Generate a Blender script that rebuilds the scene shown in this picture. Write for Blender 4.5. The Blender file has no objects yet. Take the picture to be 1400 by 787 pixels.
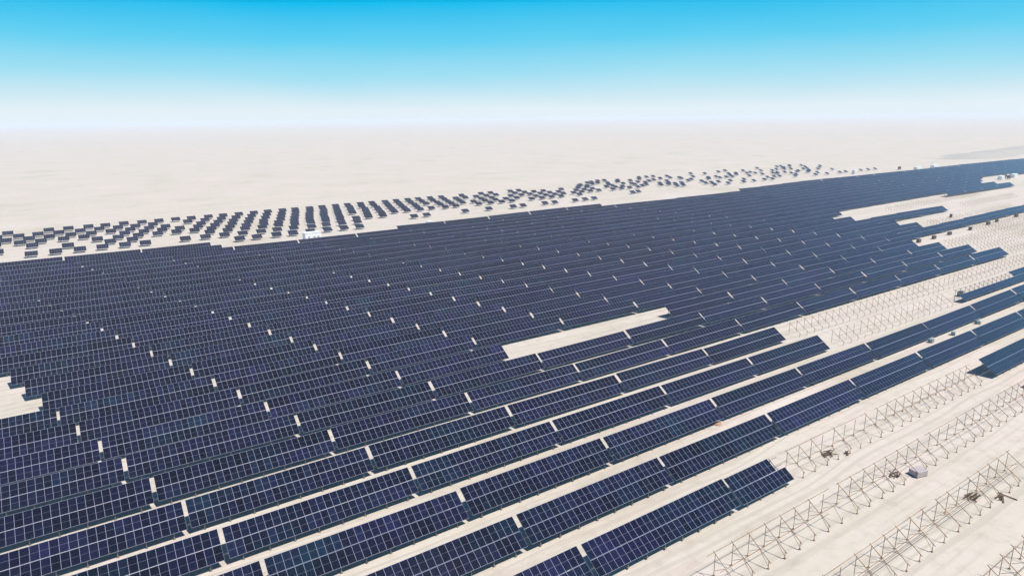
import bpy, math, random
import numpy as np
from mathutils import Matrix, Vector

sc = bpy.context.scene
rnd = random.Random(7)

# ---------------------------------------------------------------- camera
FPX = 889.607                                   # focal length in pixels of a 1400 wide picture
CAM = Vector((0.0, 0.0, 62.32))
RIGHT = Vector((0.8295767, -0.55828645, -0.01089701))
UP = Vector((0.14962673, 0.20344943, 0.96758471))
FWD = Vector((0.53797244, 0.80431621, -0.25231148))
cam = bpy.data.cameras.new('camera')
cam.sensor_width = 36.0
cam.lens = 36.0 * FPX / 1400.0
cam.clip_start = 1.0
cam.clip_end = 60000.0
camo = bpy.data.objects.new('camera', cam)
sc.collection.objects.link(camo)
m = Matrix.Identity(4)
for i in range(3):
    m[i][0], m[i][1], m[i][2], m[i][3] = RIGHT[i], UP[i], -FWD[i], CAM[i]
camo.matrix_world = m
sc.camera = camo

# ---------------------------------------------------------------- sun, sky, exposure
SUN_DIR = Vector((0.34, -0.46, 1.0)).normalized()      # towards the sun
sun = bpy.data.lights.new('sun', 'SUN')
sun.energy = 4.8
sun.angle = math.radians(0.53)
sun.color = (1.0, 0.97, 0.93)
suno = bpy.data.objects.new('sun', sun)
suno.rotation_euler = (-SUN_DIR).to_track_quat('-Z', 'Y').to_euler()
suno.location = (60, -40, 120)
sc.collection.objects.link(suno)

w = bpy.data.worlds.new('World')
sc.world = w
w.use_nodes = True
nt = w.node_tree
nt.nodes.clear()
wo = nt.nodes.new('ShaderNodeOutputWorld')
bg = nt.nodes.new('ShaderNodeBackground')
bg.inputs['Strength'].default_value = 0.10
sky = nt.nodes.new('ShaderNodeTexSky')
sky.sky_type = 'NISHITA'
sky.sun_disc = False
sky.sun_elevation = math.asin(SUN_DIR.z)
sky.sun_rotation = math.atan2(SUN_DIR.x, SUN_DIR.y)
sky.dust_density = 3.0
tc = nt.nodes.new('ShaderNodeTexCoord')
sep = nt.nodes.new('ShaderNodeSeparateXYZ')
nt.links.new(tc.outputs['Generated'], sep.inputs[0])
ramp = nt.nodes.new('ShaderNodeValToRGB')              # colour of the desert sky by height above the horizon
cr = ramp.color_ramp
stops = [(0.0, (0.775, 0.86, 0.925)), (0.012, (0.75, 0.85, 0.905)), (0.028, (0.62, 0.80, 0.88)), (0.06, (0.36, 0.72, 0.87)), (0.105, (0.125, 0.61, 0.86)),
         (0.158, (0.001, 0.48, 0.83)), (0.34, (0.002, 0.30, 0.66)), (0.55, (0.003, 0.15, 0.44)), (0.75, (0.006, 0.07, 0.26)), (1.0, (0.010, 0.035, 0.12))]
cr.elements[0].position, cr.elements[0].color = stops[0][0], (*stops[0][1], 1)
cr.elements[1].position, cr.elements[1].color = stops[-1][0], (*stops[-1][1], 1)
for p, c in stops[1:-1]:
    e = cr.elements.new(p)
    e.color = (*c, 1)
hz = nt.nodes.new('ShaderNodeTexNoise')                 # uneven dust in the air
hz.inputs['Scale'].default_value = 2.2
hz.inputs['Detail'].default_value = 3.0
mpw = nt.nodes.new('ShaderNodeMapping')
mpw.inputs['Scale'].default_value = (1.0, 1.0, 5.0)
nt.links.new(tc.outputs['Generated'], mpw.inputs['Vector'])
nt.links.new(mpw.outputs[0], hz.inputs['Vector'])
hm = nt.nodes.new('ShaderNodeMath'); hm.operation = 'MULTIPLY_ADD'
hm.inputs[1].default_value = 0.030; hm.inputs[2].default_value = -0.015
nt.links.new(hz.outputs['Fac'], hm.inputs[0])
ha = nt.nodes.new('ShaderNodeMath'); ha.operation = 'ADD'
nt.links.new(sep.outputs['Z'], ha.inputs[0]); nt.links.new(hm.outputs[0], ha.inputs[1])
nt.links.new(ha.outputs[0], ramp.inputs[0])
sc10 = nt.nodes.new('ShaderNodeVectorMath')
sc10.operation = 'SCALE'
sc10.inputs['Scale'].default_value = 8.1
nt.links.new(ramp.outputs['Color'], sc10.inputs[0])
mx = nt.nodes.new('ShaderNodeMix')
mx.data_type = 'RGBA'
mx.inputs[0].default_value = 0.997
nt.links.new(sky.outputs['Color'], mx.inputs[6])
nt.links.new(sc10.outputs['Vector'], mx.inputs[7])
nt.links.new(mx.outputs[2], bg.inputs['Color'])
nt.links.new(bg.outputs[0], wo.inputs['Surface'])

vs = sc.view_settings
vs.view_transform = 'Standard'
vs.look = 'None'
vs.exposure = 0.36
vs.gamma = 1.0
vs.use_curve_mapping = False
sc.cycles.use_denoising = True
sc.cycles.max_bounces = 6
sc.cycles.volume_bounces = 2
sc.cycles.sample_clamp_indirect = 6.0

# ---------------------------------------------------------------- materials
def mat(name):
    mt = bpy.data.materials.new(name)
    mt.use_nodes = True
    n = mt.node_tree
    return mt, n, n.nodes['Principled BSDF']

def math_node(n, op, a, b=None, c=None):
    k = n.nodes.new('ShaderNodeMath')
    k.operation = op
    for i, v in enumerate((a, b, c)):
        if v is None:
            continue
        if hasattr(v, 'links'):
            n.links.new(v, k.inputs[i])
        else:
            k.inputs[i].default_value = v
    return k.outputs[0]

def mix_col(n, f, a, b, blend='MIX'):
    k = n.nodes.new('ShaderNodeMix')
    k.data_type = 'RGBA'
    k.blend_type = blend
    for i, v in ((0, f), (6, a), (7, b)):
        if hasattr(v, 'links'):
            n.links.new(v, k.inputs[i])
        elif i == 0:
            k.inputs[0].default_value = v
        else:
            k.inputs[i].default_value = (*v, 1)
    return k.outputs[2]

def noise(n, vec, scale, detail=4.0, rough=0.55):
    k = n.nodes.new('ShaderNodeTexNoise')
    k.inputs['Scale'].default_value = scale
    k.inputs['Detail'].default_value = detail
    k.inputs['Roughness'].default_value = rough
    if vec is not None:
        n.links.new(vec, k.inputs['Vector'])
    return k

def ramp_node(n, fac, stops):
    k = n.nodes.new('ShaderNodeValToRGB')
    n.links.new(fac, k.inputs[0])
    e = k.color_ramp.elements
    e[0].position, e[0].color = stops[0][0], (*stops[0][1], 1)
    e[1].position, e[1].color = stops[-1][0], (*stops[-1][1], 1)
    for p, c in stops[1:-1]:
        q = e.new(p)
        q.color = (*c, 1)
    return k.outputs['Color']

W_MOD = 1.160
M_PANEL, n, b = mat('solar_glass')
uv = n.nodes.new('ShaderNodeUVMap')
sp = n.nodes.new('ShaderNodeSeparateXYZ')
n.links.new(uv.outputs[0], sp.inputs[0])
U, V = sp.outputs['X'], sp.outputs['Y']
fu = math_node(n, 'FRACT', U)
fv = math_node(n, 'FRACT', V)
iu = math_node(n, 'FLOOR', U)
iv = math_node(n, 'FLOOR', V)
du = math_node(n, 'ABSOLUTE', math_node(n, 'SUBTRACT', fu, 0.5))
dv = math_node(n, 'ABSOLUTE', math_node(n, 'SUBTRACT', fv, 0.5))
edge_u = math_node(n, 'GREATER_THAN', du, 0.5 - 0.0195)
edge_v = math_node(n, 'GREATER_THAN', dv, 0.5 - 0.015)
mid_v = math_node(n, 'LESS_THAN', dv, 0.0075)
geo = n.nodes.new('ShaderNodeNewGeometry')
comb = n.nodes.new('ShaderNodeCombineXYZ')
oi = n.nodes.new('ShaderNodeObjectInfo')
n.links.new(iu, comb.inputs[0])
n.links.new(iv, comb.inputs[1])
n.links.new(math_node(n, 'MULTIPLY', oi.outputs['Random'], 97.0), comb.inputs[2])
wn = n.nodes.new('ShaderNodeTexWhiteNoise')
n.links.new(comb.outputs[0], wn.inputs['Vector'])
big = noise(n, geo.outputs['Position'], 0.09, 2.0)
cell = mix_col(n, wn.outputs['Value'], (0.0016, 0.0030, 0.012), (0.0050, 0.0085, 0.030))
tint = ramp_node(n, big.outputs['Fac'], [(0.28, (0.5, 2.3, 1.2)), (0.42, (0.8, 1.3, 1.0)), (0.50, (1, 1, 1)), (0.56, (1.1, 0.95, 1.05)), (0.72, (1.8, 0.9, 1.45))])
cell = mix_col(n, 0.75, cell, tint, 'MULTIPLY')
c1 = mix_col(n, math_node(n, 'MULTIPLY', mid_v, 0.7), cell, (0.17, 0.17, 0.21))
line = math_node(n, 'MAXIMUM', edge_u, edge_v)
dust = noise(n, geo.outputs['Position'], 1.7, 3.0)
c1 = mix_col(n, math_node(n, 'MULTIPLY', dust.outputs['Fac'], 0.008), c1, (0.5, 0.42, 0.33))
glass_tone = math_node(n, 'ADD', 0.72, math_node(n, 'MULTIPLY', oi.outputs['Random'], 0.56))  # random tone of the cell colour, differing from object to object
c1 = mix_col(n, 1.0, c1, (1, 1, 1), 'MULTIPLY')
vm = n.nodes.new('ShaderNodeVectorMath')
vm.operation = 'SCALE'
n.links.new(c1, vm.inputs[0])
n.links.new(glass_tone, vm.inputs['Scale'])
c2 = mix_col(n, line, vm.outputs['Vector'], (0.28, 0.29, 0.36))
n.links.new(c2, b.inputs['Base Color'])
b.inputs['Roughness'].default_value = 0.06
b.inputs['IOR'].default_value = 1.5

M_STEEL, n, b = mat('galvanised_steel')
geo = n.nodes.new('ShaderNodeNewGeometry')
k = noise(n, geo.outputs['Position'], 1.3, 5.0)
n.links.new(ramp_node(n, k.outputs['Fac'], [(0.3, (0.16, 0.145, 0.13)), (0.7, (0.30, 0.28, 0.26))]), b.inputs['Base Color'])
b.inputs['Metallic'].default_value = 0.5
b.inputs['Roughness'].default_value = 0.55

M_RACK, n, b = mat('weathered_rack_steel')
geo = n.nodes.new('ShaderNodeNewGeometry')
k = noise(n, geo.outputs['Position'], 0.7, 5.0)
n.links.new(ramp_node(n, k.outputs['Fac'], [(0.3, (0.14, 0.062, 0.028)), (0.5, (0.27, 0.145, 0.072)), (0.7, (0.39, 0.25, 0.14))]), b.inputs['Base Color'])
b.inputs['Metallic'].default_value = 0.0
b.inputs['Roughness'].default_value = 0.85

M_BACK, n, b = mat('module_backsheet')
geo = n.nodes.new('ShaderNodeNewGeometry')
k = noise(n, geo.outputs['Position'], 2.0, 3.0)
n.links.new(ramp_node(n, k.outputs['Fac'], [(0.3, (0.10, 0.10, 0.12)), (0.7, (0.16, 0.16, 0.18))]), b.inputs['Base Color'])
b.inputs['Roughness'].default_value = 0.6

M_SAND, n, b = mat('desert_sand')
geo = n.nodes.new('ShaderNodeNewGeometry')
P = geo.outputs['Position']
k1 = noise(n, P, 0.018, 6.0, 0.6)
k2 = noise(n, P, 0.35, 6.0, 0.65)
k3 = noise(n, P, 6.0, 4.0, 0.7)
base = ramp_node(n, k1.outputs['Fac'], [(0.30, (0.455, 0.392, 0.315)), (0.46, (0.518, 0.458, 0.385)), (0.56, (0.532, 0.455, 0.396)), (0.7, (0.560, 0.492, 0.432))])
patch = ramp_node(n, k2.outputs['Fac'], [(0.28, (0.83, 0.81, 0.78)), (0.5, (1, 1, 1)), (0.75, (1.05, 1.04, 1.02))])
base = mix_col(n, 0.8, base, patch, 'MULTIPLY')
grit = ramp_node(n, k3.outputs['Fac'], [(0.25, (0.86, 0.85, 0.83)), (0.5, (1, 1, 1)), (0.8, (1.04, 1.04, 1.03))])
base = mix_col(n, 0.8, base, grit, 'MULTIPLY')
# wheel tracks along the lanes: stretched noise
mp = n.nodes.new('ShaderNodeMapping')
mp.inputs['Scale'].default_value = (0.02, 0.55, 1.0)
n.links.new(P, mp.inputs['Vector'])
k4 = noise(n, mp.outputs[0], 1.0, 3.0, 0.6)
trk = ramp_node(n, k4.outputs['Fac'], [(0.38, (0.86, 0.84, 0.815)), (0.5, (1, 1, 1)), (0.8, (1.02, 1.02, 1.02))])
base = mix_col(n, 0.7, base, trk, 'MULTIPLY')
# pairs of tyre tracks down the lanes between the rows
spz = n.nodes.new('ShaderNodeSeparateXYZ')
n.links.new(P, spz.inputs[0])
wob = noise(n, P, 0.012, 2.0)
yy = math_node(n, 'ADD', spz.outputs['Y'], math_node(n, 'MULTIPLY', wob.outputs['Fac'], 9.0))
for per, off in ((11.2, 0.0), (17.3, 3.1)):
    lf = math_node(n, 'FRACT', math_node(n, 'DIVIDE', math_node(n, 'ADD', yy, off), per))
    la = math_node(n, 'ABSOLUTE', math_node(n, 'SUBTRACT', lf, 0.5))
    lb = math_node(n, 'ABSOLUTE', math_node(n, 'SUBTRACT', la, 0.085))
    tw = math_node(n, 'LESS_THAN', lb, 0.022)
    brk = math_node(n, 'MULTIPLY', tw, math_node(n, 'MULTIPLY', k4.outputs['Fac'], 1.35))
    base = mix_col(n, brk, base, (0.43, 0.375, 0.31))
n.links.new(base, b.inputs['Base Color'])
b.inputs['Roughness'].default_value = 0.95
b.inputs['Specular IOR Level'].default_value = 0.15
bp = n.nodes.new('ShaderNodeBump')
bp.inputs['Strength'].default_value = 0.35
bp.inputs['Distance'].default_value = 0.25
n.links.new(k2.outputs['Fac'], bp.inputs['Height'])
n.links.new(bp.outputs[0], b.inputs['Normal'])

def plain(name, c0, c1, scale=3.0, rough=0.7, metal=0.0):
    mt, n, b = mat(name)
    g = n.nodes.new('ShaderNodeNewGeometry')
    k = noise(n, g.outputs['Position'], scale, 4.0)
    n.links.new(ramp_node(n, k.outputs['Fac'], [(0.3, c0), (0.7, c1)]), b.inputs['Base Color'])
    b.inputs['Roughness'].default_value = rough
    b.inputs['Metallic'].default_value = metal
    return mt

M_WHITE = plain('white_paint', (0.74, 0.74, 0.72), (0.82, 0.82, 0.80), 1.0, 0.5)
M_GREY = plain('grey_louvre', (0.30, 0.31, 0.32), (0.38, 0.39, 0.40), 2.0, 0.6)
M_DARK = plain('dark_paint', (0.045, 0.04, 0.035), (0.09, 0.08, 0.07), 1.5, 0.6)
M_CARD = plain('pallet_cardboard', (0.16, 0.11, 0.07), (0.24, 0.17, 0.11), 4.0, 0.85)
M_WOOD = plain('pallet_wood', (0.12, 0.08, 0.05), (0.22, 0.15, 0.09), 6.0, 0.85)
M_WRAP = plain('pale_wrap', (0.36, 0.30, 0.30), (0.47, 0.40, 0.39), 3.0, 0.45)
M_TEAL = plain('blue_grey_wrap', (0.16, 0.22, 0.24), (0.26, 0.32, 0.33), 3.0, 0.5)
M_PILE = plain('dark_weathered_beams', (0.05, 0.032, 0.020), (0.16, 0.10, 0.06), 1.5, 0.85)
M_RED = plain('rust_red_soil', (0.30, 0.15, 0.09), (0.42, 0.26, 0.18), 2.0, 0.95)
M_HILL = plain('gravel_hill', (0.34, 0.305, 0.265), (0.43, 0.385, 0.33), 0.02, 0.95)
M_RUBBER = plain('black_rubber', (0.02, 0.02, 0.02), (0.035, 0.035, 0.035), 5.0, 0.8)
M_WINDOW = plain('tinted_window', (0.03, 0.035, 0.04), (0.05, 0.055, 0.06), 2.0, 0.15)

# ---------------------------------------------------------------- mesh helpers
class MB:
    """Collects boxes, beams and sheets; build() links them as one mesh object."""
    def __init__(s):
        s.v, s.f, s.mi, s.uv = [], [], [], []
    def face(s, pts, mi=0, uvs=None):
        o = len(s.v)
        s.v.extend([tuple(p) for p in pts])
        s.f.append(tuple(range(o, o + len(pts))))
        s.mi.append(mi)
        s.uv.append(uvs or [(0, 0)] * len(pts))
    def hexa(s, c, mi=0, top=None, uvs=None):
        # c: 8 corners, bottom ring 0-3 (counter clockwise from above), top ring 4-7
        q = [(3, 2, 1, 0), (4, 5, 6, 7), (0, 1, 5, 4), (1, 2, 6, 5), (2, 3, 7, 6), (3, 0, 4, 7)]
        for i, r in enumerate(q):
            s.face([c[j] for j in r], top if (i == 1 and top is not None) else mi, uvs if i == 1 else None)
    def box(s, x0, x1, y0, y1, z0, z1, mi=0):
        s.hexa([(x0, y0, z0), (x1, y0, z0), (x1, y1, z0), (x0, y1, z0), (x0, y0, z1), (x1, y0, z1), (x1, y1, z1), (x0, y1, z1)], mi)
    def beam(s, a, b, wd=0.1, ht=None, mi=0):
        a, b = Vector(a), Vector(b)
        ht = ht or wd
        d = (b - a).normalized()
        ref = Vector((0, 0, 1)) if abs(d.z) < 0.95 else Vector((1, 0, 0))
        sx = d.cross(ref).normalized() * wd / 2
        sz = sx.cross(d).normalized() * ht / 2
        s.hexa([a - sx - sz, b - sx - sz, b + sx - sz, a + sx - sz, a - sx + sz, b - sx + sz, b + sx + sz, a + sx + sz], mi)
    def mesh(s, name, mats):
        me = bpy.data.meshes.new(name)
        me.from_pydata(s.v, [], s.f)
        for q in (mats if isinstance(mats, (list, tuple)) else [mats]):
            me.materials.append(q)
        me.polygons.foreach_set('material_index', s.mi)
        ul = me.uv_layers.new(name='UVMap')
        flat = [c for f in s.uv for p in f for c in p]
        ul.data.foreach_set('uv', flat)
        me.update()
        return me
    def build(s, name, mats, parent=None):
        return link(name, s.mesh(name, mats), parent)

def link(name, me, parent=None):
    o = bpy.data.objects.new(name, me)
    sc.collection.objects.link(o)
    if parent is not None:
        o.parent = parent
    return o

def tag(o, label=None, cat=None, group=None, kind=None):
    if label: o['label'] = label
    if cat: o['category'] = cat
    if group: o['group'] = group
    if kind: o['kind'] = kind
    return o

def empty(name, loc, rz=0.0):
    o = bpy.data.objects.new(name, None)
    o.empty_display_size = 0.5
    o.location = loc
    o.rotation_euler = (0, 0, rz)
    sc.collection.objects.link(o)
    return o

ORD = ['zeroth', 'first', 'second', 'third', 'fourth', 'fifth', 'sixth', 'seventh', 'eighth', 'ninth', 'tenth', 'eleventh', 'twelfth',
       'thirteenth', 'fourteenth', 'fifteenth', 'sixteenth', 'seventeenth', 'eighteenth', 'nineteenth', 'twentieth']
def ordinal(i):
    if i <= 20: return ORD[i]
    t = {2: 'twenty', 3: 'thirty', 4: 'forty', 5: 'fifty', 6: 'sixty', 7: 'seventy', 8: 'eighty', 9: 'ninety'}[i // 10]
    return (t[:-1] + 'ieth') if i % 10 == 0 else t + '-' + ORD[i % 10]

def px(p):
    d = Vector(p) - CAM
    z = d.dot(FWD)
    if z < 1: return None
    return 700 + FPX * d.dot(RIGHT) / z, 393.5 - FPX * d.dot(UP) / z

# ---------------------------------------------------------------- haze, ground, hill
def volume_box():
    mt = bpy.data.materials.new('desert_haze')
    mt.use_nodes = True
    n = mt.node_tree
    n.nodes.clear()
    out = n.nodes.new('ShaderNodeOutputMaterial')
    pv = n.nodes.new('ShaderNodeVolumePrincipled')
    pv.inputs['Color'].default_value = (0.86, 0.905, 0.95, 1)
    pv.inputs['Density'].default_value = 0.00017
    pv.inputs['Anisotropy'].default_value = 0.0
    n.links.new(pv.outputs[0], out.inputs['Volume'])
    b = MB()
    b.box(-17000, 17000, -17000, 17000, -3.0, 64.5)
    o = b.build('haze', mt)
    tag(o, kind='stuff', label='pale dusty haze hanging over the desert plain', cat='haze')
volume_box()

def ground():
    # one sheet, finer near the camera, with soft undulation away from the rows
    xs = np.concatenate([np.linspace(-15000, -700, 14)[:-1], np.linspace(-700, 1700, 60), np.linspace(1700, 15000, 14)[1:]])
    ys = np.concatenate([np.linspace(-15000, -200, 12)[:-1], np.linspace(-200, 1200, 40), np.linspace(1200, 15000, 14)[1:]])
    b = MB()
    vid = {}
    for j, y in enumerate(ys):
        for i, x in enumerate(xs):
            vid[i, j] = len(b.v)
            far = max(0.0, math.hypot(x - 300, y - 250) - 900) / 3000
            z = -0.6 * min(far, 1) + min(far, 1) * 0.6 * math.sin(x * 0.0011) * math.cos(y * 0.0013)
            b.v.append((float(x), float(y), float(z)))
    for j in range(len(ys) - 1):
        for i in range(len(xs) - 1):
            b.f.append((vid[i, j], vid[i + 1, j], vid[i + 1, j + 1], vid[i, j + 1]))
            b.mi.append(0)
            b.uv.append([(0, 0)] * 4)
    tag(b.build('desert_ground', M_SAND), kind='structure')
ground()

def hill():
    b = MB()
    nx, ny = 40, 10
    for j in range(ny + 1):
        for i in range(nx + 1):
            u, v_ = i / nx, j / ny
            x = 930 + 800 * u
            y = 358 + 75 * u + 115 * v_
            env = math.sin(math.pi * v_) ** 1.3 * min(1, u * 5) * min(1, (1 - u) * 4)
            z = -1.2 + (2.2 + 3 * u + 0.6 * math.sin(u * 31) + 0.4 * math.sin(u * 67 + v_ * 9)) * env
            b.v.append((x, y, z))
    for j in range(ny):
        for i in range(nx):
            a = j * (nx + 1) + i
            b.f.append((a, a + 1, a + nx + 2, a + nx + 1)); b.mi.append(0); b.uv.append([(0, 0)] * 4)
    o = b.build('hill', M_HILL)
    for p in o.data.polygons: p.use_smooth = True
    tag(o, kind='structure')
hill()

# ---------------------------------------------------------------- solar tables
TILT = math.radians(33.0)
CT, ST = math.cos(TILT), math.sin(TILT)
S_HALF = 2.50
Z_MID = 2.52
N_MOD = 26
L_TAB = N_MOD * W_MOD
PITCH = 30.8236
GAP = PITCH - L_TAB

def row_x(r): return 51.5749 - 3.3953 * r + 0.001836 * r * r
def row_y(r, x=0.0):
    return 58.9133 + 11.2941 * r - 0.01904 * r * r + 0.03 * max(0.0, min(x, 560.0) - 340.0)

def slope(x, s, off=0.0):
    """point at x along the table, s metres up the slope from its middle, off metres above the glass"""
    return (x, s * CT - off * ST, Z_MID + s * ST + off * CT)

def slab(b, x0, x1, s0, s1, th=0.04, n_u=None, v0=0):
    c = [slope(x0, s0, -th), slope(x1, s0, -th), slope(x1, s1, -th), slope(x0, s1, -th), slope(x0, s0), slope(x1, s0), slope(x1, s1), slope(x0, s1)]
    nu = n_u if n_u is not None else round((x1 - x0) / W_MOD)
    b.hexa(c, 1, top=0, uvs=[(0, v0), (nu, v0), (nu, v0 + 1), (0, v0 + 1)])

FRAMES = [(-0.5 + (i + 0.5) / 8) * L_TAB for i in range(8)]
S_F, S_R = -2.1, 2.0          # where the posts meet the rafter
PUR = (-2.05, -0.6, 0.6, 2.05)

def frame_parts(x):
    """post, post, rafter, brace of one support frame, each its own mesh builder"""
    out = []
    for s_ in (S_F, S_R):
        b = MB()
        top = slope(x, s_, -0.22)
        b.box(x - 0.055, x + 0.055, top[1] - 0.055, top[1] + 0.055, -0.5, top[2])
        b.box(x - 0.16, x + 0.16, top[1] - 0.16, top[1] + 0.16, -0.05, 0.10)      # concrete collar at the foot
        out.append(('front_post' if s_ < 0 else 'rear_post', b))
    b = MB()
    b.beam(slope(x, -S_HALF + 0.08, -0.17), slope(x, S_HALF - 0.08, -0.17), 0.09, 0.12)
    out.append(('rafter', b))
    b = MB()
    rt = slope(x, S_R, 0)
    ft = slope(x, S_F, 0)
    b.beam((x + 0.07, rt[1], 0.55), slope(x + 0.07, -0.35, -0.19), 0.06)
    b.beam((x - 0.07, ft[1], 0.35), slope(x - 0.07, -0.25, -0.19), 0.05)
    out.append(('brace', b))
    return out

def module_row_mesh(x0, x1, upper, nm):
    b = MB()
    if upper: slab(b, x0, x1, 0.025, S_HALF, v0=1)
    else: slab(b, x0, x1, -S_HALF, -0.025, v0=0)
    return b.mesh(nm, [M_PANEL, M_BACK])

h = L_TAB / 2
ME = {'up': module_row_mesh(-h, h, True, 'module_row'), 'lo': module_row_mesh(-h, h, False, 'module_row')}
pur_me = []
for s_ in PUR:
    b = MB()
    b.beam(slope(-h, s_, -0.085), slope(h, s_, -0.085), 0.06, 0.07)
    pur_me.append(b.mesh('purlin', M_STEEL))
parts_me = [(nm, b.mesh(nm, M_STEEL)) for x in FRAMES for nm, b in frame_parts(x)]
bs = MB()
for x in FRAMES:
    for nm, b in frame_parts(x):
        o = len(bs.v)
        bs.v.extend(b.v); bs.f.extend([tuple(i + o for i in f) for f in b.f]); bs.mi.extend(b.mi); bs.uv.extend(b.uv)
for s_ in PUR: bs.beam(slope(-h, s_, -0.085), slope(h, s_, -0.085), 0.06, 0.07)
support_me = bs.mesh('support_frame', M_STEEL)

def present(r, k):
    """is there a complete panel table with left gap index k in row r"""
    xl = row_x(r) + k * PITCH
    if r == -1: return k >= 4
    if r == 0: return k < 1 or k >= 5
    if r in (1, 2): return True
    if r == 3: return k < 4 or k >= 9
    if r == 4: return k < 4
    if r in (5, 6): return k < 10
    if r == 7: return k < 10 and k not in (2, 3)
    if r == 8: return k < 10
    if r == 9: return True
    if r in (10, 11): return -1 <= k < 12 if r == 10 else -1 <= k < 12
    if r == 12: return -1 <= k < 15
    if r in (13, 14): return k < 12
    if r == 15: return k < 13 or 18 <= k < 22
    if r in (16, 17): return k < 22
    if r == 18: return k < 23
    if r == 19: return k not in (24, 25)
    xm = xl + PITCH / 2
    top = 27 if xm < 62 else 25 if xm < 143 else 26 if xm < 290 else 25 if xm < 470 else 26
    return r <= top

def corners(x, y):
    return [px((x + p[0], y + p[1], p[2])) for p in (slope(-h, -S_HALF), slope(h, -S_HALF), slope(h, S_HALF), slope(-h, S_HALF))]

def visible(c, mg=0.0):
    if any(p is None for p in c): return False
    xs, ys = [p[0] for p in c], [p[1] for p in c]
    return max(xs) > -mg and min(xs) < 1400 + mg and max(ys) > 0 and min(ys) < 787 + mg

tables = []
for r in range(-1, 29):
    for k in range(-8, 40):
        if not present(r, k): continue
        xc = row_x(r) + k * PITCH + PITCH / 2
        yc = row_y(r, xc)
        if xc > 1100: continue
        c = corners(xc, yc)
        d = math.hypot(xc, yc)
        if visible(c): tables.append([r, k, xc, yc, d, True])
        elif not any(p is None for p in c) and visible(c, 120 if d > 120 else 260): tables.append([r, k, xc, yc, d, False])

in_view = sorted([t for t in tables if t[5]], key=lambda t: t[4])
thing_set = {(t[0], t[1]) for t in in_view[:296]}
full_set = {(t[0], t[1]) for t in in_view[:56]}
print('tables in view', len(in_view), 'total', len(tables))

def jitter(r, k):
    g = random.Random(r * 1000 + k)
    return g.uniform(-0.08, 0.08), g.uniform(-0.10, 0.10), g.uniform(-0.06, 0.06), g.uniform(-0.004, 0.004), g.uniform(-0.012, 0.012)

GROUP = 'solar tables of the main array'
by_row = {}
for t in in_view: by_row.setdefault(t[0], []).append(t)
for l in by_row.values(): l.sort(key=lambda t: t[1])

def table_label(r, k):
    l = by_row[r]
    i = [t[1] for t in l].index(k)
    rows = ordinal(r + 1)
    nb = [t[1] for t in l]
    if r == 7 and k == 1: return 'solar table at the left end of the long bare sand strip inside the array'
    if r == 7 and k == 4: return 'solar table at the right end of the long bare sand strip inside the array'
    if r in (10, 11, 12) and k == -1:
        return 'solar table with its end at the bare sand notch by left edge, %s panel row' % ordinal(r + 1)
    if k + 1 not in nb and i == len(nb) - 1 and r in (3, 4, 5, 6, 7, 8, 10, 11, 12, 16, 17, 18):
        return 'last solar table at the open right end of the %s panel row from the front' % rows
    return 'dark blue solar table, %s panel row from the front, %s from the left in view' % (rows, ordinal(i + 1))

stuff = MB()
def merge(dst, src_me, M):
    o = len(dst.v)
    dst.v.extend([tuple(M @ v.co) for v in src_me.vertices])
    ul = src_me.uv_layers[0].data
    for p in src_me.polygons:
        dst.f.append(tuple(i + o for i in p.vertices))
        dst.mi.append(p.material_index)
        dst.uv.append([tuple(ul[i].uv) for i in p.loop_indices])

def table_matrix(r, k, x, y):
    jx, jz, jy, ry, rx = jitter(r, k)
    ph = x / 48.0 + r * 0.55
    und = 0.22 * math.sin(ph) + 0.10 * math.sin(x / 23.0 + r * 1.3)
    dun = 0.22 / 48.0 * math.cos(ph) + 0.10 / 23.0 * math.cos(x / 23.0 + r * 1.3)
    return (x + jx, y + jy, jz + und), (rx, ry - dun, 0.0)

for r, k, x, y, d, vis in tables:
    loc, rot = table_matrix(r, k, x, y)
    if (r, k) not in thing_set:
        M = Matrix.Translation(loc) @ Matrix.Rotation(rot[1], 4, 'Y') @ Matrix.Rotation(rot[0], 4, 'X')
        merge(stuff, ME['up'], M); merge(stuff, ME['lo'], M)
        pm = stuff.mi[:]
        st = MB()
        for s_ in (-1.9, 1.9): st.beam(slope(-h, s_, -0.085), slope(h, s_, -0.085), 0.08, 0.09)
        for fx in FRAMES[::2]:
            for s_ in (S_F, S_R):
                tp = slope(fx, s_, -0.2)
                st.beam((fx, tp[1], 0), (fx, tp[1], tp[2]), 0.12)
        o = len(stuff.v)
        stuff.v.extend([tuple(M @ Vector(v)) for v in st.v]); stuff.f.extend([tuple(i + o for i in f) for f in st.f])
        stuff.mi.extend([2] * len(st.f)); stuff.uv.extend(st.uv)
        continue
    t = empty('solar_table', loc)
    t.rotation_euler = rot
    tag(t, table_label(r, k), 'solar table', GROUP)
    link('module_row', ME['up'], t)
    link('module_row', ME['lo'], t)
    if (r, k) in full_set:
        for nm, me in parts_me: link(nm, me, t)
        for me in pur_me: link('purlin', me, t)
    else:
        link('support_frame', support_me, t)
so = stuff.build('distant_solar_tables', [M_PANEL, M_BACK, M_STEEL])
tag(so, 'hazy far rows of blue solar tables merging along the back of the array', 'solar tables', kind='stuff')

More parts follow.
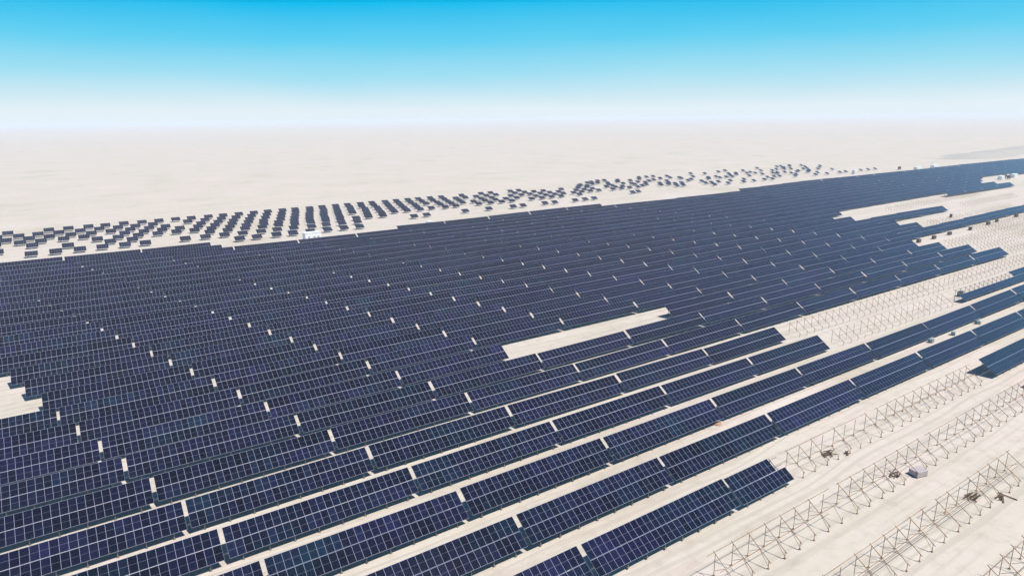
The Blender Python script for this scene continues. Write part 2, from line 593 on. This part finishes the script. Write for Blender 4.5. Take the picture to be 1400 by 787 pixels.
def special_table(xu, xl, r, label, steel=True):
    """table whose two module rows cover different spans: xu=(x0,x1) of the upper row, xl of the lower one"""
    x0 = min([a[0] for a in (xu, xl) if a]); x1 = max([a[1] for a in (xu, xl) if a])
    xc = (x0 + x1) / 2
    t = empty('solar_table', (xc, row_y(r, xc), 0))
    tag(t, label, 'solar table', GROUP)
    if xu: link('module_row', module_row_mesh(xu[0] - xc, xu[1] - xc, True, 'module_row'), t)
    if xl: link('module_row', module_row_mesh(xl[0] - xc, xl[1] - xc, False, 'module_row'), t)
    nf = max(2, round((x1 - x0) / 3.75))
    for i in range(nf):
        fx = x0 - xc + (i + 0.5) * (x1 - x0) / nf
        for nm, b in frame_parts(fx): b.build(nm, M_STEEL, t)
    for s_ in PUR:
        b = MB(); b.beam(slope(x0 - xc, s_, -0.085), slope(x1 - xc, s_, -0.085), 0.06, 0.07); b.build('purlin', M_STEEL, t)

xA = row_x(0) + 1 * PITCH + GAP / 2
special_table((xA, xA + 10 * W_MOD), (xA, xA + 12 * W_MOD), 0, 'short solar table with stepped right end beside the bare racks, front row')
x0 = 178.3
special_table((x0, x0 + 26 * W_MOD), (x0, x0 + 26 * W_MOD), 0, 'solar table casting a dark shadow at its left end, cut by the right edge')
special_table((290.0, 290.0 + 34 * W_MOD), (244.5, 244.5 + 73 * W_MOD), 3, 'half finished solar table whose upper module row starts later, near right edge')

# ---------------------------------------------------------------- bare racks
RG = 'bare racks without modules'
def bare_rack(r, x0, x1, label, detailed=True, mids=True, top=False, g=0):
    rg = random.Random(int(r * 100 + x0))
    xc = (x0 + x1) / 2
    y = row_y(r, xc)
    t = empty('mounting_rack', (xc, y, 0))
    tag(t, label, 'rack', RG)
    nf = max(2, round((x1 - x0) / 3.72))
    thin = 1.0 if detailed else 0.9
    for i in range(nf):
        fx = x0 - xc + (i + 0.5) * (x1 - x0) / nf + rg.uniform(-0.15, 0.15)
        skip = rg.random()
        hz = rg.uniform(-0.08, 0.08)
        if detailed:
            for s_ in (S_F, S_R):
                b = MB()
                tp = slope(fx, s_, -0.22)
                b.box(fx - 0.034, fx + 0.034, tp[1] - 0.034, tp[1] + 0.034, -0.3, tp[2] + hz)
                b.box(fx - 0.15, fx + 0.15, tp[1] - 0.15, tp[1] + 0.15, -0.05, 0.10)
                b.build('front_post' if s_ < 0 else 'rear_post', M_RACK, t)
            if skip > 0.06:
                b = MB(); b.beam(slope(fx, -S_HALF + 0.05, -0.17 + hz), slope(fx, S_HALF, -0.17 + hz), 0.06, 0.085); b.build('rafter', M_RACK, t)
            b = MB()
            rt, ft = slope(fx, S_R, 0), slope(fx, S_F, 0)
            b.beam((fx + 0.07, rt[1], 0.9), slope(fx + 0.07, -0.2, -0.19), 0.05)
            if skip < 0.8: b.beam((fx - 0.07, ft[1], 0.30), slope(fx - 0.07, -0.25, -0.19), 0.045)
            b.build('brace', M_RACK, t)
        else:
            b = MB()
            for s_ in (S_F, S_R):
                tp = slope(fx, s_, -0.22)
                b.box(fx - 0.035, fx + 0.035, tp[1] - 0.035, tp[1] + 0.035, 0.0, tp[2] + hz)
            if skip > 0.1: b.beam(slope(fx, -S_HALF, -0.17), slope(fx, S_HALF, -0.17), 0.06, 0.08)
            b.build('support_frame', M_RACK, t)
    if mids:
        for s_ in mids:
            a, e = x0 - xc + rg.uniform(0, 2), x1 - xc - rg.uniform(0, 2)
            b = MB(); b.beam(slope(a, s_, -0.06), slope(e, s_, -0.06), 0.05, 0.06); b.build('purlin', M_RACK, t)

# nearest rows, bottom right
def run(r, k0, k1, labels, **kw):
    xs = row_x(r)
    for i, k in enumerate(np.arange(k0, k1, 1.0)):
        bare_rack(r, xs + k * PITCH + 0.4, xs + min(k + 1, k1) * PITCH - 0.4, labels[min(i, len(labels) - 1)], **kw)

run(-3, 0.62, 2.6, ['bare brown rack in the very corner at bottom right with one long top rail', 'bare brown rack beyond the bottom right corner, in the nearest row'], mids=(1.9, -0.3))
run(-2, 0.45, 2.45, ['bare brown rack with double middle rail, left one of the second rack row from bottom', 'bare brown rack with double middle rail around the steel heap, second rack row', 'bare brown rack stub of the second rack row, cut by the right edge'], mids=(-0.35, 0.15, 2.3))
run(-1, 0.30, 4.0, ['bare brown rack at bottom edge, left end of the third rack row from bottom', 'bare brown rack left of the pale wrapped pallet, third rack row from bottom',
                  'bare brown rack right of the pale wrapped pallet, third rack row from bottom', 'bare brown rack at the right edge below the shadowed panel table'], mids=(-0.2, 2.3))
run(0, 1.50, 3.95, ['bare rack just right of the front panel row with a stepped end', 'bare rack behind the steel pile, middle of the rack row continuing the front panels',
                   'bare rack next to the dark shadow of the right hand panel table'], mids=(-0.2, 2.3))
run(3, 4.15, 6.4, ['pale distant rack right of the fourth panel row end', 'pale distant rack mid way between two panel pieces of the fourth row', 'pale distant rack stub ending at the half finished table'], detailed=False, mids=(0.0,))
run(4, 4.15, 9.9, ['pale distant rack right of the fifth panel row end'] + ['%s pale distant rack along the front edge of the main array' % ordinal(i) for i in range(2, 7)], detailed=False, mids=(1.9,))
run(5, 10.15, 12.2, ['small far rack right of the long front row end', 'small far rack second beyond the long front row end', 'small far rack cut by right edge, third beyond the long front row end'], detailed=False, mids=(0.0,))
run(6, 10.15, 13.2, ['%s small far rack in the row behind the long front row, right of its panels' % ordinal(i) for i in range(1, 5)], detailed=False, mids=(0.0,))
run(7, 10.15, 14.2, ['%s small far rack in the second row behind the long front row' % ordinal(i) for i in range(1, 6)], detailed=False, mids=(0.0,))
run(10, 12.4, 16.4, ['%s small far rack just above the sand wedge behind the long far strip' % ordinal(i) for i in range(1, 5)], detailed=False, mids=(0.0,))
run(12, 15.9, 18.9, ['%s tiny far rack right of the short free panel strip' % ordinal(i) for i in range(1, 4)], detailed=False, mids=(0.0,))
run(14, 14.2, 19.2, ['%s tiny far rack on the long sand opening near the right edge' % ordinal(i) for i in range(1, 6)], detailed=False, mids=(0.0,))
run(8, 12.2, 15.2, ['%s small far rack beside the line of dark pallets' % ordinal(i) for i in range(1, 5)], detailed=False, mids=(0.0,))

# ---------------------------------------------------------------- far field of small tables
FG = 'small solar tables in the scattered far field'
def small_table_mesh():
    hw, sl, t_, zc = 2.6, 1.9, math.radians(28), 1.9
    b = MB()
    c, s = math.cos(t_), math.sin(t_)
    def p(x, q, o=0.0): return (x, q * c - o * s, zc + q * s + o * c)
    b.hexa([p(-hw, -sl, -0.05), p(hw, -sl, -0.05), p(hw, sl, -0.05), p(-hw, sl, -0.05), p(-hw, -sl), p(hw, -sl), p(hw, sl), p(-hw, sl)], 1, top=0,
           uvs=[(0, 0), (5, 0), (5, 2), (0, 2)])
    for x in (-1.7, 1.7):
        for q in (-1.3, 1.3):
            tp = p(x, q, -0.06)
            b.beam((x, tp[1], 0), (x, tp[1], tp[2]), 0.12, mi=2)
    return b.mesh('small_solar_table', [M_PANEL, M_BACK, M_STEEL])
sm = small_table_mesh()
small = []
FY = [366, 384, 400, 412, 425, 438, 452, 467]
for ri, y in enumerate(FY):
    for ci in range(-14, 60):
        x = 70.0 + 9.6 * ci + 0.30 * (y - 366)
        g = random.Random(ri * 977 + ci)
        if ri == 0 and not (62 < x < 146): continue
        if ri == 1 and (x > 340 or (145 < x < 225 and g.random() < 0.6) or (x > 225 and g.random() < 0.35)): continue
        if ri == 2 and (x > 168 or (x < 60 and g.random() < 0.3)): continue
        if x > 345 + (40 if ri in (4, 5, 6) else 0): continue
        if x > 345 and g.random() < 0.35: continue
        if x > 200 and ri in (3, 7) and g.random() < 0.25: continue
        if x < 60 and g.random() < 0.20: continue
        if x > 150 and g.random() < 0.08: continue
        x += g.uniform(-0.5, 0.5)
        small.append((ri, x, y + g.uniform(-0.7, 0.7)))
gs = random.Random(21)
for i in range(84):
    u = gs.random() ** 1.5
    x = 385 + 380 * u
    y = gs.choice((398, 432, 446, 458, 470, 482)) + gs.uniform(-3, 3)
    if all(math.hypot(x - q[1], y - q[2]) > 8 for q in small):
        small.append((8, x, y))
vis_small = {}
for ri, x, y in small:
    q = px((x, y, 1.9))
    if q and -12 < q[0] < 1412: vis_small.setdefault(ri, []).append((q[0], x, y))
nsm = 0
for ri, l in vis_small.items():
    l.sort()
    for i, (q, x, y) in enumerate(l):
        o = link('small_solar_table', sm)
        o.location = (x, y, 0)
        o.rotation_euler = (rnd.uniform(-0.03, 0.03), rnd.uniform(-0.01, 0.01), rnd.uniform(-0.04, 0.04))
        if ri < 8:
            lab = 'small dark table behind the main array, %s far row, %s from the left' % (ordinal(ri + 1), ordinal(i + 1))
        else:
            lab = 'tiny faint table in the sparse far right field, %s from the left there' % ordinal(i + 1)
        tag(o, lab, 'small solar table', FG)
        nsm += 1
print('small tables', nsm)

# smaller and fainter ones past the three hundred largest, as one mesh
fs = MB()
gf = random.Random(5)
taken = [(q[1], q[2]) for q in small]
for ri, y in enumerate([396, 410, 424, 437, 450, 463, 476, 490]):
    for ci in range(48):
        x = 345 + 9.6 * ci + 0.30 * (y - 366)
        u = (x - 345) / 430.0
        if u > 1 or gf.random() < 0.30 + 0.62 * u: continue
        if ri < 2 and u < 0.25: continue
        x += gf.uniform(-1, 1); yy_ = y + gf.uniform(-1, 1)
        if any(math.hypot(x - a, yy_ - b_) < 7.5 for a, b_ in taken): continue
        merge(fs, sm, Matrix.Translation((x, yy_, 0)) @ Matrix.Rotation(gf.uniform(-0.05, 0.05), 4, 'Z'))
fo = fs.build('distant_small_tables', [M_PANEL, M_BACK, M_STEEL])
tag(fo, 'faint scatter of far small tables fading into haze above the array', 'small tables', kind='stuff')

# ---------------------------------------------------------------- cabins, vehicles
def cabin(x, y, rz, lx, ly, hz, label, name='site_cabin', wall=M_WHITE, roof=M_WHITE):
    t = empty(name, (x, y, 0), rz)
    tag(t, label, 'cabin')
    b = MB(); b.box(-lx / 2, lx / 2, -ly / 2, ly / 2, 0.25, hz); b.box(-lx / 2 + .3, lx / 2 - .3, -ly / 2 + .2, ly / 2 - .2, 0, 0.25); b.build('wall', wall, t)
    b = MB(); b.box(-lx / 2 - .15, lx / 2 + .15, -ly / 2 - .15, ly / 2 + .15, hz + 0.003, hz + 0.18); b.build('roof', roof, t)
    b = MB(); b.box(-lx * .32, -lx * .32 + 1.0, -ly / 2 - .05, -ly / 2 - .003, 0.3, 2.35); b.build('door', M_GREY, t)
    for q in (0.0, 0.25):
        b = MB(); b.box(lx * q, lx * q + 1.4, -ly / 2 - .05, -ly / 2 - .003, 1.2, 2.1); b.build('louvre', M_GREY, t)
cabin(103.5, 348.5, 0.05, 8.6, 4.2, 4.0, 'white box cabin standing at the back edge of the main array')
cabin(176.0, 352.0, 0.05, 3.2, 2.6, 2.6, 'tiny white cabin on the sand strip behind the array, between field and rows')
cabin(703, 384, 0.1, 5, 3, 4.2, 'small pale hut alone on far sand beside the scattered field')
cabin(803, 366, 0.1, 13, 4, 3.6, 'long white far cabin, left of the white pair on the horizon side')
cabin(838, 364, 0.1, 14, 4, 4.4, 'long white far cabin, right of the white pair on the horizon side')
cabin(745, 263, 0.1, 9, 3.4, 3.4, 'white far cabin in the open notch near the right edge')
cabin(778, 264, 0.1, 11, 3.4, 3.2, 'white far cabin nearest the right edge, in the same notch')

def truck(x, y, rz, label):
    t = empty('truck', (x, y, 0), rz)
    tag(t, label, 'truck', 'far trucks')
    b = MB(); b.box(-3.4, 1.6, -1.2, 1.2, 1.0, 3.3); b.build('cargo_box', M_DARK, t)
    b = MB(); b.box(1.75, 3.4, -1.15, 1.15, 0.7, 1.9)
    b.hexa([(1.75, -1.15, 1.9), (3.3, -1.15, 1.9), (3.3, 1.15, 1.9), (1.75, 1.15, 1.9), (1.75, -1.1, 2.8), (2.9, -1.1, 2.8), (2.9, 1.1, 2.8), (1.75, 1.1, 2.8)])
    c = b.build('cab', M_DARK, t)
    b = MB(); b.hexa([(2.98, -0.95, 2.0), (3.34, -0.95, 2.0), (3.34, 0.95, 2.0), (2.98, 0.95, 2.0), (2.9, -0.95, 2.7), (3.04, -0.95, 2.7), (3.04, 0.95, 2.7), (2.9, 0.95, 2.7)]); b.build('windscreen', M_WINDOW, c)
    for wx in (-2.4, -1.2, 2.5):
        for wy in (-1.1, 1.1):
            b = MB()
            ring = [(wx + 0.5 * math.cos(a), wy, 0.5 + 0.5 * math.sin(a)) for a in [i * math.pi / 8 for i in range(16)]]
            r2 = [(p[0], wy + 0.28 * (1 if wy < 0 else -1), p[2]) for p in ring]
            b.face(ring); b.face(r2[::-1])
            for i in range(16): b.face([ring[i], r2[i], r2[(i + 1) % 16], ring[(i + 1) % 16]])
            b.build('wheel', M_RUBBER, t)
truck(797, 383, 0.3, 'dark truck parked on far sand left of the long white cabins')
truck(818, 352, -0.2, 'dark truck between the two long white far cabins')
truck(757, 261, 0.2, 'dark truck beside the white cabin in the notch near right edge')
truck(766, 268, 0.5, 'dark truck standing between the two white cabins near right edge')

# ---------------------------------------------------------------- pallets, piles
def pallet(x, y, rz, lx, ly, hz, m_, label, group, name='module_pallet'):
    t = empty(name, (x, y, 0), rz)
    tag(t, label, 'pallet', group)
    b = MB()
    for q in (-0.42, 0, 0.42): b.box(-lx / 2, lx / 2, q * ly - 0.06, q * ly + 0.06, 0, 0.10)
    for q in range(6): b.box(-lx / 2 + q * lx / 5.6, -lx / 2 + q * lx / 5.6 + 0.12, -ly / 2, ly / 2, 0.103, 0.125)
    b.build('pallet_base', M_WOOD, t)
    b = MB()
    g = random.Random(int(x * 10))
    z = 0.128
    while z < hz:
        d = g.uniform(0.28, 0.36); o = g.uniform(-0.03, 0.03)
        b.box(-lx / 2 + 0.04 + o, lx / 2 - 0.04 + o, -ly / 2 + 0.04, ly / 2 - 0.04, z, z + d - 0.006); z += d
    b.build('stacked_load', m_, t)
PG = 'dark module pallets along the far lane'
for i, (x, y) in enumerate([(346.6, 152.6), (363.1, 152.9), (381.8, 153.6), (406.7, 153.8), (433.8, 155.5), (449.4, 157.0), (479.9, 158.0)]):
    pallet(x, y, 0.2 * math.sin(i * 3), 2.6, 1.3, 1.5, M_DARK, 'dark module pallet in the far lane line, %s from its left end' % ordinal(i + 1), PG)
pallet(448, 181, 0.3, 2.4, 1.4, 1.8, M_DARK, 'lone dark pallet on sand behind the long far panel strip', PG)
for i, (x, y) in enumerate([(194.1, 78.4), (206.0, 77.8), (223.3, 78.3)]):
    pallet(x, y, 0.4 * i, 1.5, 1.1, 0.8, M_TEAL, 'small blue-grey pallet in the lane between two long rows, %s from left' % ordinal(i + 1), 'blue-grey pallets between the long rows')
pallet(253.5, 95.6, 0.1, 2.2, 1.4, 1.5, M_DARK, 'tall dark pallet behind the left end of the half finished table', PG)
pallet(117.6, 46.2, -0.25, 2.5, 1.9, 0.95, M_WRAP, 'pale pinkish wrapped pallet standing among the bare racks', 'wrapped pallets')

def steel_pile(x, y, label, n_, L_, seed, spread=1.4, hz=0.5):
    g = random.Random(seed)
    t = empty('steel_pile', (x, y, 0))
    tag(t, label, 'pile', 'steel piles among the bare racks')
    for i in range(n_):
        a = g.gauss(0.25, 0.55)
        cx, cy = g.uniform(-spread, spread), g.uniform(-spread * .7, spread * .7)
        l = L_ * g.uniform(0.5, 1.0) / 2
        z = 0.08 + hz * i / n_
        b = MB()
        b.beam((cx - l * math.cos(a), cy - l * math.sin(a), z), (cx + l * math.cos(a), cy + l * math.sin(a), z + g.uniform(-.05, .25)), 0.12, 0.14)
        b.build('steel_beam', M_PILE, t)
steel_pile(111.2, 59.2, 'jumbled brown steel pile in the rack row right of the stepped panel end', 11, 2.4, 3, 1.0, 0.35)
steel_pile(114.4, 57.4, 'smaller brown steel heap just right of the jumbled pile', 6, 1.5, 4, 0.6, 0.3)
steel_pile(114.2, 48.3, 'dark brown steel heap left of the pale wrapped pallet', 9, 1.9, 5, 0.8, 0.35)
steel_pile(117.3, 37.4, 'dark brown steel heap in the second rack row near the right edge', 12, 2.5, 6, 1.0, 0.4)
steel_pile(121.6, 34.6, 'brown steel heap with long beams on open sand near the right edge', 6, 3.4, 8, 0.8, 0.2)

b = MB()
ring = 14
hp = []
for j, (rr, z) in enumerate([(1.0, -0.02), (0.75, 0.22), (0.4, 0.4), (0.1, 0.46)]):
    for i in range(ring):
        a = i * 2 * math.pi / ring
        q = rr * (1 + 0.2 * math.sin(3 * a + j))
        hp.append((1.4 * q * math.cos(a), q * math.sin(a), z))
for j in range(3):
    for i in range(ring):
        b.face([hp[j * ring + i], hp[j * ring + (i + 1) % ring], hp[(j + 1) * ring + (i + 1) % ring], hp[(j + 1) * ring + i]])
b.face([hp[3 * ring + i] for i in range(ring)])
o = b.build('soil_heap', M_RED)
o.location = (104.6, 79.9, 0)
tag(o, 'small reddish soil heap on sand beside the gap of the second long row', 'heap')
